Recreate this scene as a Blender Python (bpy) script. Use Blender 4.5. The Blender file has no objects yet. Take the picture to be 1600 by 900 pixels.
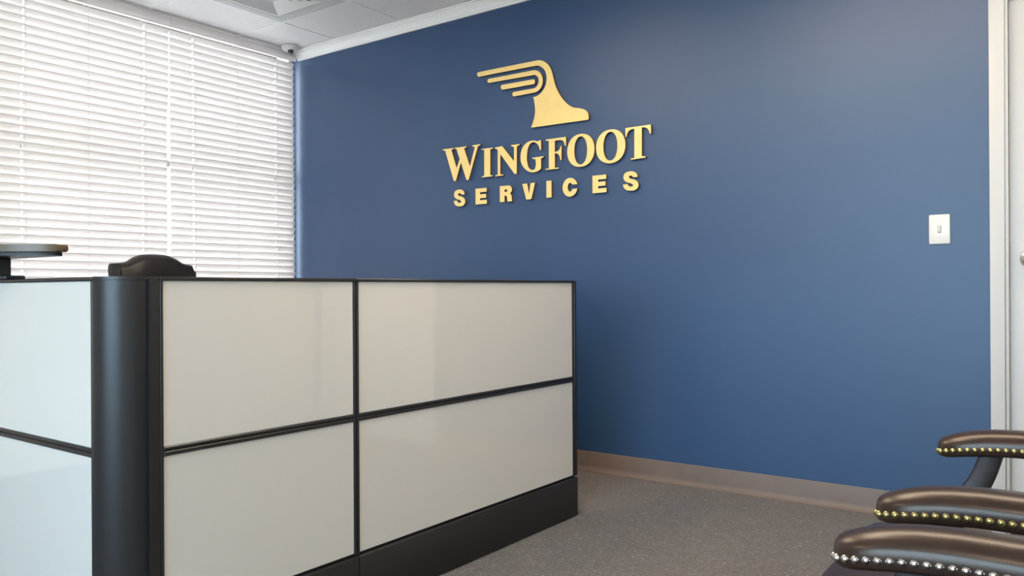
import bpy, bmesh, math
from mathutils import Vector, Matrix

scene = bpy.context.scene
COL = scene.collection
# ------------------------------------------------------------------ camera
cam_data = bpy.data.cameras.new('camera')
cam_data.sensor_width = 36.0
cam_data.lens = 36.0 * 1257.0 / 1600.0
cam_data.clip_start = 0.02
cam = bpy.data.objects.new('camera', cam_data)
COL.objects.link(cam)
cam.matrix_world = Matrix(((0.80638, 0.00541, 0.59138, 4.58654),
                           (0.59137, 0.00257, -0.80640, -3.65345),
                           (-0.00588, 0.99998, -0.00113, 0.96),
                           (0, 0, 0, 1)))
scene.camera = cam
# ------------------------------------------------------------------ world, light, exposure
world = bpy.data.worlds.new('overcast_sky')
scene.world = world
world.use_nodes = True
bg = world.node_tree.nodes['Background']
bg.inputs['Color'].default_value = (0.84, 0.92, 1.0, 1)
bg.inputs['Strength'].default_value = 7.6
scene.view_settings.view_transform = 'Standard'
scene.view_settings.look = 'None'
scene.view_settings.gamma = 1.0
scene.view_settings.use_curve_mapping = False
scene.view_settings.exposure = 0.98
LAMP = 6.8           # strength of the ceiling lamps
H = 2.62              # ceiling height
XR, YB = 5.35, -6.6   # right wall, rear wall


def portal(name, loc, rot, sx, sy):
    d = bpy.data.lights.new(name, 'AREA')
    d.shape = 'RECTANGLE'
    d.size, d.size_y = sx, sy
    d.cycles.is_portal = True
    o = bpy.data.objects.new(name, d)
    COL.objects.link(o)
    o.location = loc
    o.rotation_euler = rot
    return o


portal('window_portal', (-0.215, -0.98, 1.5), (0, -math.pi / 2, 0), 2.1, 1.94)
portal('storefront_portal', (3.65, YB - 0.13, 1.48), (math.pi / 2, 0, 0), 2.9, 1.9)

# ------------------------------------------------------------------ materials
def mat(name, color, rough=0.5, metal=0.0, spec=0.5, coat=0.0, noise=None, bump=None, sheen=0.0):
    m = bpy.data.materials.new(name)
    m.use_nodes = True
    nt = m.node_tree
    b = nt.nodes['Principled BSDF']
    b.inputs['Base Color'].default_value = (*color, 1)
    b.inputs['Roughness'].default_value = rough
    b.inputs['Metallic'].default_value = metal
    b.inputs['Specular IOR Level'].default_value = spec
    b.inputs['Coat Weight'].default_value = coat
    b.inputs['Coat Roughness'].default_value = 0.15
    b.inputs['Sheen Weight'].default_value = sheen
    tc = nt.nodes.new('ShaderNodeTexCoord')
    if noise:
        scale, amount = noise
        n = nt.nodes.new('ShaderNodeTexNoise')
        n.inputs['Scale'].default_value = scale
        n.inputs['Detail'].default_value = 4
        nt.links.new(tc.outputs['Object'], n.inputs['Vector'])
        r = nt.nodes.new('ShaderNodeValToRGB')
        r.color_ramp.elements[0].position = 0.3
        r.color_ramp.elements[1].position = 0.7
        r.color_ramp.elements[0].color = (*[c * (1 - amount) for c in color], 1)
        r.color_ramp.elements[1].color = (*[min(1, c * (1 + amount)) for c in color], 1)
        nt.links.new(n.outputs['Fac'], r.inputs['Fac'])
        nt.links.new(r.outputs['Color'], b.inputs['Base Color'])
    if bump:
        scale, strength, dist = bump
        n2 = nt.nodes.new('ShaderNodeTexNoise')
        n2.inputs['Scale'].default_value = scale
        n2.inputs['Detail'].default_value = 3
        nt.links.new(tc.outputs['Object'], n2.inputs['Vector'])
        bp = nt.nodes.new('ShaderNodeBump')
        bp.inputs['Strength'].default_value = strength
        bp.inputs['Distance'].default_value = dist
        nt.links.new(n2.outputs['Fac'], bp.inputs['Height'])
        nt.links.new(bp.outputs['Normal'], b.inputs['Normal'])
    return m


def mat_translucent(name, color, trans):
    m = bpy.data.materials.new(name)
    m.use_nodes = True
    nt = m.node_tree
    out = nt.nodes['Material Output']
    b = nt.nodes['Principled BSDF']
    b.inputs['Base Color'].default_value = (*color, 1)
    b.inputs['Roughness'].default_value = 0.45
    t = nt.nodes.new('ShaderNodeBsdfTranslucent')
    t.inputs['Color'].default_value = (*color, 1)
    mx = nt.nodes.new('ShaderNodeMixShader')
    mx.inputs[0].default_value = trans
    nt.links.new(b.outputs[0], mx.inputs[1])
    nt.links.new(t.outputs[0], mx.inputs[2])
    nt.links.new(mx.outputs[0], out.inputs['Surface'])
    return m


def mat_pane(name, tint=(0.95, 0.97, 0.97)):
    m = bpy.data.materials.new(name)
    m.use_nodes = True
    nt = m.node_tree
    nt.nodes.remove(nt.nodes['Principled BSDF'])
    out = nt.nodes['Material Output']
    t = nt.nodes.new('ShaderNodeBsdfTransparent')
    t.inputs['Color'].default_value = (*tint, 1)
    g = nt.nodes.new('ShaderNodeBsdfGlossy')
    g.inputs['Roughness'].default_value = 0.02
    fr = nt.nodes.new('ShaderNodeFresnel')
    fr.inputs['IOR'].default_value = 1.3
    mx = nt.nodes.new('ShaderNodeMixShader')
    nt.links.new(fr.outputs[0], mx.inputs[0])
    nt.links.new(t.outputs[0], mx.inputs[1])
    nt.links.new(g.outputs[0], mx.inputs[2])
    nt.links.new(mx.outputs[0], out.inputs['Surface'])
    return m


def mat_emit(name, color, strength):
    m = bpy.data.materials.new(name)
    m.use_nodes = True
    b = m.node_tree.nodes['Principled BSDF']
    b.inputs['Base Color'].default_value = (0.8, 0.8, 0.8, 1)
    b.inputs['Emission Color'].default_value = (*color, 1)
    b.inputs['Emission Strength'].default_value = strength
    return m


def mat_carpet():
    m = bpy.data.materials.new('speckled_carpet')
    m.use_nodes = True
    nt = m.node_tree
    b = nt.nodes['Principled BSDF']
    b.inputs['Roughness'].default_value = 0.95
    b.inputs['Specular IOR Level'].default_value = 0.1
    b.inputs['Sheen Weight'].default_value = 0.2
    tc = nt.nodes.new('ShaderNodeTexCoord')
    v = nt.nodes.new('ShaderNodeTexVoronoi')
    v.inputs['Scale'].default_value = 210
    nt.links.new(tc.outputs['Object'], v.inputs['Vector'])
    sep = nt.nodes.new('ShaderNodeSeparateColor')
    nt.links.new(v.outputs['Color'], sep.inputs[0])
    r = nt.nodes.new('ShaderNodeValToRGB')
    e = r.color_ramp.elements
    e[0].position, e[0].color = 0.0, (0.07, 0.058, 0.052, 1)
    e[1].position, e[1].color = 1.0, (0.27, 0.24, 0.225, 1)
    for pos, c in ((0.14, (0.094, 0.083, 0.079, 1)), (0.5, (0.112, 0.099, 0.094, 1)), (0.88, (0.132, 0.117, 0.111, 1))):
        k = e.new(pos)
        k.color = c
    nt.links.new(sep.outputs[0], r.inputs['Fac'])
    n = nt.nodes.new('ShaderNodeTexNoise')
    n.inputs['Scale'].default_value = 9
    n.inputs['Detail'].default_value = 5
    nt.links.new(tc.outputs['Object'], n.inputs['Vector'])
    mp = nt.nodes.new('ShaderNodeMapRange')
    mp.inputs[3].default_value = 0.82
    mp.inputs[4].default_value = 1.18
    nt.links.new(n.outputs['Fac'], mp.inputs[0])
    mul = nt.nodes.new('ShaderNodeVectorMath')
    mul.operation = 'SCALE'
    nt.links.new(r.outputs['Color'], mul.inputs[0])
    nt.links.new(mp.outputs[0], mul.inputs['Scale'])
    nt.links.new(mul.outputs[0], b.inputs['Base Color'])
    bp = nt.nodes.new('ShaderNodeBump')
    bp.inputs['Strength'].default_value = 0.7
    bp.inputs['Distance'].default_value = 0.004
    nt.links.new(v.outputs['Distance'], bp.inputs['Height'])
    nt.links.new(bp.outputs['Normal'], b.inputs['Normal'])
    return m


M = {
    'blue': mat('blue_wall_paint', (0.018, 0.060, 0.155), 0.46, spec=0.75, noise=(3, 0.03), bump=(160, 0.10, 0.002)),
    'cream': mat('cream_wall_paint', (0.80, 0.76, 0.69), 0.7, bump=(120, 0.1, 0.002)),
    'carpet': mat_carpet(),
    'tile': mat('ceiling_tile_white', (0.91, 0.865, 0.845), 0.9, noise=(60, 0.03), bump=(220, 0.25, 0.002)),
    'tbar': mat('ceiling_grid_white', (0.91, 0.87, 0.85), 0.5),
    'trim': mat('white_trim_paint', (0.93, 0.905, 0.885), 0.4),
    'door_white': mat('off_white_door_paint', (0.60, 0.59, 0.585), 0.45),
    'cove': mat('taupe_vinyl_base', (0.150, 0.112, 0.098), 0.5, noise=(8, 0.06)),
    'black': mat('black_powder_coat', (0.0155, 0.0155, 0.0175), 0.36, bump=(900, 0.15, 0.0005)),
    'kick': mat('black_kick_plate', (0.014, 0.013, 0.014), 0.5, bump=(600, 0.2, 0.0005)),
    'tile_glass': mat('white_back_painted_glass', (0.625, 0.62, 0.595), 0.02, spec=1.0),
    'slat': mat_translucent('white_blind_slat', (0.83, 0.79, 0.77), 0.278),
    'valance': mat_translucent('white_blind_valance', (0.84, 0.80, 0.79), 0.25),
    'cord': mat('blind_cord', (0.70, 0.68, 0.66), 0.8),
    'alu': mat('window_aluminium', (0.18, 0.16, 0.15), 0.4, metal=0.6),
    'pane': mat_pane('window_glass'),
    'pane_tinted': mat_pane('tinted_storefront_glass', (0.80, 0.93, 1.0)),  # tint invented to cool the daylight from the unseen rear window
    'gold': mat('gold_sign_face', (0.94, 0.71, 0.29), 0.36, metal=0.2, noise=(14, 0.03)),
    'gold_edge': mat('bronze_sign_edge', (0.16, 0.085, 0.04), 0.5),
    'plastic': mat('white_switch_plastic', (0.70, 0.69, 0.675), 0.3),
    'slot': mat('switch_slot_shadow_gap', (0.35, 0.34, 0.33), 0.5),
    'chrome': mat('satin_nickel', (0.75, 0.73, 0.70), 0.22, metal=1.0),
    'leather': mat('oxblood_brown_leather', (0.032, 0.018, 0.014), 0.29, spec=0.42, coat=0.0, noise=(25, 0.25), bump=(260, 0.12, 0.0008)),
    'wood': mat('dark_mahogany', (0.024, 0.013, 0.012), 0.42, coat=0.1, noise=(30, 0.3)),
    'brass': mat('antique_brass', (0.50, 0.44, 0.20), 0.28, metal=1.0),
    'brass_glint': mat('brass_nailhead_glint', (0.62, 0.62, 0.63), 0.2, metal=1.0),  # same brass nails, with the bluish window reflection put into the colour
    'black_leather': mat('black_leather', (0.014, 0.012, 0.0125), 0.40, spec=0.4, bump=(240, 0.15, 0.0008)),
    'black_plastic': mat('black_plastic', (0.02, 0.02, 0.022), 0.45),
    'counter': mat('brown_laminate', (0.115, 0.076, 0.042), 0.30, spec=0.4, coat=0.0, noise=(20, 0.12)),
    'diff': mat('diffuser_enamel', (0.74, 0.725, 0.69), 0.45),
    'dark': mat('dark_duct', (0.03, 0.03, 0.03), 0.8),
    'lamp': mat_emit('lamp_lens', (1.0, 0.84, 0.64), LAMP),
    'asphalt': mat('pale_concrete_paving', (0.42, 0.41, 0.40), 0.9, noise=(2, 0.1)),
    'lens': mat('dark_sensor_lens', (0.03, 0.03, 0.032), 0.1),
}


# ------------------------------------------------------------------ mesh helpers
def link(name, me, parent=None, m=None, smooth=False):
    o = bpy.data.objects.new(name, me)
    COL.objects.link(o)
    if m is not None and not me.materials:
        me.materials.append(M[m])
    if smooth:
        for p in me.polygons:
            p.use_smooth = True
    if parent is not None:
        o.parent = parent
    return o


def finish(bm, name, m, parent=None, smooth=False, angle=None):
    bmesh.ops.recalc_face_normals(bm, faces=bm.faces)
    me = bpy.data.meshes.new(name)
    bm.to_mesh(me)
    bm.free()
    o = link(name, me, parent, m, smooth)
    if angle is not None:
        for p in me.polygons:
            p.use_smooth = True
        try:
            me.set_sharp_from_angle(angle=math.radians(angle))
        except AttributeError:
            pass
    return o


def add_box(bm, x0, x1, y0, y1, z0, z1, bevel=0.0, seg=2):
    r = bmesh.ops.create_cube(bm, size=1.0)
    vs = r['verts']
    for v in vs:
        v.co = Vector(((x0 + x1) / 2 + v.co.x * (x1 - x0), (y0 + y1) / 2 + v.co.y * (y1 - y0), (z0 + z1) / 2 + v.co.z * (z1 - z0)))
    if bevel > 0:
        es = list({e for v in vs for e in v.link_edges})
        bmesh.ops.bevel(bm, geom=es, offset=bevel, segments=seg, profile=0.5, affect='EDGES')


def box(name, x0, x1, y0, y1, z0, z1, m, parent=None, bevel=0.0, seg=2):
    bm = bmesh.new()
    add_box(bm, x0, x1, y0, y1, z0, z1, bevel, seg)
    return finish(bm, name, m, parent, angle=40 if bevel else None)


def add_prism(bm, pts, axis, a0, a1, bevel=0.0):
    """closed outline pts (2D) extruded along axis from a0 to a1 (axis 0: pts=(y,z); 1: (x,z); 2: (x,y))"""
    def P(p, a):
        return {0: (a, p[0], p[1]), 1: (p[0], a, p[1]), 2: (p[0], p[1], a)}[axis]
    A = [bm.verts.new(P(p, a0)) for p in pts]
    B = [bm.verts.new(P(p, a1)) for p in pts]
    n = len(pts)
    fs = [bm.faces.new(A), bm.faces.new(B[::-1])]
    for i in range(n):
        fs.append(bm.faces.new((A[i], B[i], B[(i + 1) % n], A[(i + 1) % n])))
    if bevel:
        es = list(fs[0].edges) + list(fs[1].edges)
        bmesh.ops.bevel(bm, geom=es, offset=bevel, segments=2, profile=0.5, affect='EDGES')


def prism(name, pts, axis, a0, a1, m, parent=None, bevel=0.0, angle=40):
    bm = bmesh.new()
    add_prism(bm, pts, axis, a0, a1, bevel)
    return finish(bm, name, m, parent, angle=angle)


def add_loft(bm, rings, cap=True):
    R = [[bm.verts.new(p) for p in r] for r in rings]
    n = len(R[0])
    for a, b in zip(R, R[1:]):
        for i in range(n):
            bm.faces.new((a[i], a[(i + 1) % n], b[(i + 1) % n], b[i]))
    if cap:
        bm.faces.new(R[0][::-1])
        bm.faces.new(R[-1])


def add_lathe(bm, prof, seg=24, center=(0, 0, 0), axis=2):
    rings = []
    for r, h in prof:
        ring = []
        for i in range(seg):
            t = 2 * math.pi * i / seg
            c, s = r * math.cos(t), r * math.sin(t)
            p = {2: (c, s, h), 1: (c, h, s), 0: (h, c, s)}[axis]
            ring.append((center[0] + p[0], center[1] + p[1], center[2] + p[2]))
        rings.append(ring)
    add_loft(bm, rings)


def lathe(name, prof, m, parent=None, seg=24, center=(0, 0, 0), axis=2, angle=40):
    bm = bmesh.new()
    add_lathe(bm, prof, seg, center, axis)
    return finish(bm, name, m, parent, angle=angle)


def add_sweep(bm, path, prof_fn, up=Vector((0, 1, 0))):
    """sweep: prof_fn(i) -> list of (a, b) offsets along (side, up)"""
    rings = []
    n = len(path)
    P = [Vector(p) for p in path]
    for i in range(n):
        t = (P[min(i + 1, n - 1)] - P[max(i - 1, 0)]).normalized()
        side = t.cross(up).normalized()
        u = side.cross(t).normalized()
        rings.append([tuple(P[i] + side * a + u * b) for a, b in prof_fn(i)])
    add_loft(bm, rings)


def rrect(w, h, r, seg=4):
    o = []
    for cx, cy, a0 in ((w / 2 - r, h / 2 - r, 0), (-w / 2 + r, h / 2 - r, 90), (-w / 2 + r, -h / 2 + r, 180), (w / 2 - r, -h / 2 + r, 270)):
        for k in range(seg + 1):
            a = math.radians(a0 + 90 * k / seg)
            o.append((cx + r * math.cos(a), cy + r * math.sin(a)))
    return o


def spline(pts, k=6):
    P = [Vector(p) for p in pts]
    out = []
    for i in range(len(P) - 1):
        p0, p1, p2, p3 = P[max(i - 1, 0)], P[i], P[i + 1], P[min(i + 2, len(P) - 1)]
        for j in range(k):
            u = j / k
            out.append(0.5 * ((2 * p1) + (p2 - p0) * u + (2 * p0 - 5 * p1 + 4 * p2 - p3) * u * u + (3 * p1 - p0 - 3 * p2 + p3) * u ** 3))
    out.append(P[-1])
    return out


def empty(name, loc=(0, 0, 0), rz=0.0):
    o = bpy.data.objects.new(name, None)
    o.empty_display_size = 0.1
    COL.objects.link(o)
    o.location = loc
    o.rotation_euler = (0, 0, rz)
    return o


def tag(o, label, cat, group=None):
    o['label'] = label
    o['category'] = cat
    if group:
        o['group'] = group
    return o


def struct(o, label=None, cat=None):
    o['kind'] = 'structure'
    if label:
        o['label'] = label
    if cat:
        o['category'] = cat
    return o


def instance(src, parent, loc=(0, 0, 0), rot=None, scale=None, name=None):
    c = src.copy()
    if name:
        c.name = name
    COL.objects.link(c)
    c.parent = parent
    c.location = loc
    if rot is not None:
        c.rotation_euler = rot
    if scale is not None:
        c.scale = scale
    return c

M['leather'].node_tree.nodes['Principled BSDF'].inputs['Specular Tint'].default_value = (1.0, 0.89, 0.80, 1)
SIGN = {
'W': [[[1.4133,1.7966],[1.4972,1.7954],[1.4972,1.789],[1.4802,1.7871],[1.5205,1.6757],[1.5449,1.7249],[1.5201,1.7865],[1.5051,1.79],[1.5051,1.7955],[1.5966,1.7947],[1.5966,1.7883],[1.577,1.7868],[1.6217,1.6753],[1.6593,1.7838],[1.6419,1.7889],[1.6401,1.7954],[1.6999,1.7961],[1.6987,1.7899],[1.6826,1.7871],[1.6111,1.5974],[1.5951,1.5988],[1.5525,1.7035],[1.5139,1.5987],[1.4976,1.601],[1.4318,1.7867],[1.4151,1.7894]]],
'I': [[[1.7072,1.7673],[1.7908,1.7663],[1.7908,1.7601],[1.7722,1.7594],[1.7711,1.612],[1.7896,1.6077],[1.7896,1.6032],[1.7083,1.6027],[1.7083,1.6081],[1.7273,1.6123],[1.7284,1.7605],[1.7083,1.7618]]],
'N': [[[1.8048,1.7644],[1.8578,1.7674],[1.9392,1.6745],[1.9398,1.7532],[1.9208,1.7597],[1.9198,1.7663],[1.9792,1.7659],[1.978,1.7599],[1.9597,1.7549],[1.9576,1.6016],[1.9424,1.6029],[1.8436,1.7238],[1.8428,1.6101],[1.8649,1.6054],[1.8637,1.6011],[1.8064,1.6008],[1.8065,1.6062],[1.825,1.609],[1.826,1.7456],[1.8188,1.7553],[1.8059,1.7584]]],
'G': [[[2.1222,1.7717],[2.1228,1.7174],[2.1141,1.7184],[2.1131,1.7244],[2.1115,1.7303],[2.1093,1.736],[2.1065,1.7414],[2.1033,1.7462],[2.0997,1.7507],[2.0956,1.7547],[2.091,1.7581],[2.0862,1.7609],[2.081,1.7631],[2.0757,1.7646],[2.0702,1.7652],[2.0647,1.7648],[2.0592,1.7634],[2.054,1.7613],[2.0492,1.7585],[2.0453,1.7533],[2.0417,1.7478],[2.0386,1.7421],[2.0358,1.7362],[2.033,1.7281],[2.0311,1.7196],[2.0298,1.711],[2.0287,1.7024],[2.0281,1.696],[2.0276,1.6895],[2.0274,1.6831],[2.0275,1.6766],[2.028,1.67],[2.0288,1.6633],[2.03,1.6568],[2.0315,1.6503],[2.0331,1.6444],[2.0349,1.6385],[2.0371,1.6329],[2.0403,1.6279],[2.0432,1.6247],[2.0463,1.6218],[2.0497,1.6193],[2.0534,1.6171],[2.0571,1.6154],[2.0611,1.6141],[2.0651,1.6132],[2.0691,1.6131],[2.0718,1.6135],[2.0745,1.6142],[2.0771,1.6152],[2.0796,1.6164],[2.0806,1.6182],[2.0816,1.6201],[2.0824,1.6219],[2.0833,1.6238],[2.0866,1.6352],[2.0877,1.6473],[2.0866,1.6594],[2.0836,1.671],[2.0643,1.6751],[2.0633,1.6808],[2.1395,1.6816],[2.1385,1.6749],[2.1215,1.6723],[2.1211,1.6152],[2.1168,1.6121],[2.1124,1.6093],[2.1077,1.6069],[2.1029,1.6049],[2.0978,1.6032],[2.0926,1.6019],[2.0874,1.601],[2.0821,1.6003],[2.0762,1.5999],[2.0703,1.5999],[2.0644,1.6003],[2.0585,1.6012],[2.051,1.603],[2.0436,1.6055],[2.0365,1.6087],[2.0297,1.6124],[2.0223,1.6173],[2.0155,1.6229],[2.0091,1.629],[2.0033,1.6357],[1.9985,1.642],[1.9941,1.6488],[1.9904,1.6558],[1.9875,1.6632],[1.9858,1.6697],[1.9848,1.6763],[1.9842,1.683],[1.984,1.6897],[1.9841,1.6973],[1.9848,1.7048],[1.9861,1.7123],[1.9879,1.7197],[1.9906,1.7274],[1.9938,1.7349],[1.9978,1.742],[2.0025,1.7485],[2.0081,1.7545],[2.0143,1.7598],[2.021,1.7644],[2.0282,1.7682],[2.0351,1.7709],[2.0423,1.7728],[2.0497,1.7741],[2.0572,1.7748],[2.0631,1.7751],[2.069,1.7749],[2.0749,1.7744],[2.0807,1.7735],[2.0859,1.7717],[2.091,1.7694],[2.0962,1.7674],[2.1015,1.7668],[2.1044,1.7675],[2.1072,1.7686],[2.11,1.7698],[2.1129,1.7707],[2.1152,1.7711],[2.1175,1.7714],[2.1198,1.7716]]],
'F': [[[2.1525,1.7703],[2.2832,1.7704],[2.2838,1.7236],[2.2754,1.7245],[2.2751,1.7293],[2.2742,1.7341],[2.2727,1.7387],[2.2706,1.743],[2.2686,1.746],[2.2662,1.7489],[2.2636,1.7514],[2.2608,1.7537],[2.2571,1.7548],[2.2534,1.7557],[2.2496,1.7565],[2.2459,1.7571],[2.2375,1.758],[2.2291,1.7583],[2.2206,1.7578],[2.2123,1.7567],[2.2119,1.6977],[2.2153,1.6977],[2.2187,1.6978],[2.2221,1.6982],[2.2255,1.6988],[2.2287,1.6997],[2.2319,1.7007],[2.235,1.7019],[2.238,1.7034],[2.2402,1.7059],[2.2422,1.7086],[2.244,1.7114],[2.2456,1.7143],[2.2467,1.7171],[2.2477,1.7199],[2.2485,1.7228],[2.2491,1.7257],[2.2551,1.725],[2.2536,1.6497],[2.2466,1.6504],[2.2463,1.655],[2.2455,1.6596],[2.2443,1.6641],[2.2427,1.6684],[2.2413,1.6717],[2.2396,1.6749],[2.2376,1.6779],[2.2353,1.6806],[2.2326,1.683],[2.2296,1.6852],[2.2263,1.6869],[2.2229,1.6882],[2.2201,1.6887],[2.2174,1.6889],[2.2146,1.6888],[2.2118,1.6885],[2.2113,1.6118],[2.2363,1.6111],[2.2363,1.6052],[2.1514,1.6055],[2.1504,1.6115],[2.1728,1.612],[2.1739,1.7603],[2.1535,1.7643]]],
'O1': [[[2.4584,1.6883],[2.4577,1.7013],[2.4557,1.713],[2.4525,1.7238],[2.4479,1.7339],[2.4422,1.743],[2.4353,1.7512],[2.4274,1.7584],[2.4186,1.7643],[2.4089,1.769],[2.3985,1.7724],[2.3873,1.7745],[2.3746,1.7752],[2.362,1.7745],[2.3508,1.7724],[2.3404,1.769],[2.3307,1.7643],[2.3219,1.7584],[2.314,1.7512],[2.3071,1.743],[2.3014,1.7339],[2.2968,1.7238],[2.2936,1.713],[2.2916,1.7013],[2.2909,1.6883],[2.2916,1.6752],[2.2936,1.6635],[2.2968,1.6527],[2.3014,1.6426],[2.3071,1.6335],[2.314,1.6253],[2.3219,1.6181],[2.3307,1.6122],[2.3404,1.6075],[2.3508,1.6041],[2.362,1.602],[2.3746,1.6013],[2.3873,1.602],[2.3985,1.6041],[2.4089,1.6075],[2.4186,1.6122],[2.4274,1.6181],[2.4353,1.6253],[2.4422,1.6335],[2.4479,1.6426],[2.4525,1.6527],[2.4557,1.6635],[2.4577,1.6752]],[[2.414,1.6882],[2.4137,1.6993],[2.4127,1.7092],[2.4112,1.7184],[2.4091,1.727],[2.4063,1.7348],[2.4031,1.7417],[2.3994,1.7478],[2.3952,1.7528],[2.3907,1.7568],[2.3857,1.7598],[2.3804,1.7615],[2.3745,1.7621],[2.3686,1.7615],[2.3633,1.7598],[2.3583,1.7568],[2.3538,1.7528],[2.3496,1.7478],[2.3459,1.7417],[2.3427,1.7348],[2.3399,1.727],[2.3378,1.7184],[2.3363,1.7092],[2.3353,1.6993],[2.335,1.6882],[2.3353,1.677],[2.3363,1.6671],[2.3378,1.6579],[2.3399,1.6493],[2.3427,1.6415],[2.3459,1.6346],[2.3496,1.6285],[2.3538,1.6235],[2.3583,1.6195],[2.3633,1.6165],[2.3686,1.6148],[2.3745,1.6142],[2.3804,1.6148],[2.3857,1.6165],[2.3907,1.6195],[2.3952,1.6235],[2.3994,1.6285],[2.4031,1.6346],[2.4063,1.6415],[2.4091,1.6493],[2.4112,1.6579],[2.4127,1.6671],[2.4137,1.677]]],
'O2': [[[2.6394,1.6899],[2.6387,1.703],[2.6367,1.7146],[2.6333,1.7255],[2.6287,1.7355],[2.6228,1.7447],[2.6158,1.7529],[2.6077,1.76],[2.5986,1.7659],[2.5887,1.7706],[2.578,1.774],[2.5665,1.7761],[2.5536,1.7768],[2.5407,1.7761],[2.5292,1.774],[2.5185,1.7706],[2.5086,1.7659],[2.4995,1.76],[2.4914,1.7529],[2.4844,1.7447],[2.4785,1.7355],[2.4739,1.7255],[2.4705,1.7146],[2.4685,1.703],[2.4678,1.6899],[2.4685,1.6768],[2.4705,1.6652],[2.4739,1.6543],[2.4785,1.6443],[2.4844,1.6351],[2.4914,1.6269],[2.4995,1.6198],[2.5086,1.6139],[2.5185,1.6092],[2.5292,1.6058],[2.5407,1.6037],[2.5536,1.603],[2.5665,1.6037],[2.578,1.6058],[2.5887,1.6092],[2.5986,1.6139],[2.6077,1.6198],[2.6158,1.6269],[2.6228,1.6351],[2.6287,1.6443],[2.6333,1.6543],[2.6367,1.6652],[2.6387,1.6768]],[[2.5935,1.6907],[2.5932,1.7018],[2.5922,1.7117],[2.5906,1.7209],[2.5884,1.7295],[2.5856,1.7372],[2.5822,1.7442],[2.5783,1.7502],[2.574,1.7553],[2.5693,1.7593],[2.5642,1.7622],[2.5587,1.7639],[2.5525,1.7645],[2.5463,1.7639],[2.5408,1.7622],[2.5357,1.7593],[2.531,1.7553],[2.5267,1.7502],[2.5228,1.7442],[2.5194,1.7372],[2.5166,1.7295],[2.5144,1.7209],[2.5128,1.7117],[2.5118,1.7018],[2.5115,1.6908],[2.5118,1.6797],[2.5128,1.6698],[2.5144,1.6606],[2.5166,1.652],[2.5194,1.6443],[2.5228,1.6373],[2.5267,1.6313],[2.531,1.6262],[2.5357,1.6222],[2.5408,1.6193],[2.5463,1.6176],[2.5525,1.617],[2.5587,1.6176],[2.5642,1.6193],[2.5693,1.6222],[2.574,1.6262],[2.5783,1.6313],[2.5822,1.6373],[2.5856,1.6443],[2.5884,1.652],[2.5906,1.6606],[2.5922,1.6698],[2.5932,1.6797]]],
'T': [[[2.6398,1.7729],[2.7819,1.7737],[2.7829,1.7292],[2.776,1.7285],[2.7754,1.7328],[2.7743,1.737],[2.7728,1.7412],[2.771,1.7451],[2.7688,1.7487],[2.7664,1.7522],[2.7635,1.7554],[2.7603,1.7581],[2.7569,1.7602],[2.7531,1.7618],[2.7492,1.763],[2.7452,1.7638],[2.742,1.7643],[2.7388,1.7645],[2.7355,1.7645],[2.7322,1.7643],[2.7313,1.6225],[2.7529,1.6172],[2.752,1.6118],[2.6698,1.6091],[2.669,1.6147],[2.6897,1.6169],[2.6907,1.7627],[2.6869,1.7632],[2.683,1.7633],[2.6791,1.7631],[2.6753,1.7626],[2.6712,1.7617],[2.6672,1.7603],[2.6634,1.7586],[2.6598,1.7566],[2.6571,1.7537],[2.6546,1.7506],[2.6525,1.7473],[2.6508,1.7438],[2.6494,1.7401],[2.6484,1.7362],[2.6478,1.7323],[2.6476,1.7283],[2.6404,1.7272]]],
'S1': [[[1.5797,1.5148],[1.5538,1.5149],[1.553,1.5169],[1.5519,1.5188],[1.5506,1.5205],[1.549,1.522],[1.5469,1.5233],[1.5446,1.5242],[1.5422,1.5248],[1.5397,1.5249],[1.5372,1.5247],[1.5348,1.524],[1.5324,1.5229],[1.5303,1.5215],[1.5308,1.5195],[1.5314,1.5175],[1.5322,1.5156],[1.5332,1.5137],[1.538,1.5095],[1.5447,1.5073],[1.5519,1.5059],[1.5586,1.5036],[1.5639,1.501],[1.5692,1.4983],[1.574,1.495],[1.578,1.4909],[1.5804,1.4872],[1.5824,1.4831],[1.5837,1.4788],[1.5842,1.4744],[1.5839,1.4703],[1.5829,1.4663],[1.5814,1.4625],[1.5792,1.459],[1.5762,1.4557],[1.5727,1.4531],[1.5687,1.4509],[1.5646,1.4491],[1.5589,1.4476],[1.553,1.4471],[1.547,1.4472],[1.5411,1.4476],[1.5347,1.4481],[1.5284,1.4488],[1.5223,1.4502],[1.5165,1.4526],[1.5122,1.4553],[1.5082,1.4584],[1.5047,1.462],[1.5018,1.4661],[1.4999,1.4699],[1.4984,1.4739],[1.4974,1.4781],[1.497,1.4823],[1.5232,1.4832],[1.5241,1.4804],[1.5254,1.4778],[1.527,1.4754],[1.529,1.4733],[1.5317,1.4712],[1.5347,1.4696],[1.5379,1.4685],[1.5412,1.468],[1.5443,1.468],[1.5473,1.4686],[1.5503,1.4696],[1.553,1.4709],[1.5535,1.4784],[1.5506,1.4802],[1.5476,1.482],[1.5445,1.4837],[1.5414,1.4853],[1.5353,1.4876],[1.5289,1.4894],[1.5226,1.4913],[1.5168,1.4942],[1.5126,1.497],[1.5085,1.5],[1.5048,1.5036],[1.5021,1.5077],[1.5006,1.5115],[1.4997,1.5156],[1.4994,1.5197],[1.4997,1.5238],[1.5011,1.5284],[1.5033,1.5327],[1.5063,1.5367],[1.5098,1.54],[1.5147,1.543],[1.5202,1.5449],[1.5261,1.546],[1.532,1.5466],[1.5382,1.547],[1.5444,1.5469],[1.5506,1.546],[1.5565,1.5444],[1.5612,1.5424],[1.5658,1.5399],[1.57,1.5369],[1.5735,1.5333],[1.5761,1.5291],[1.578,1.5245],[1.5792,1.5197]]],
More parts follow.
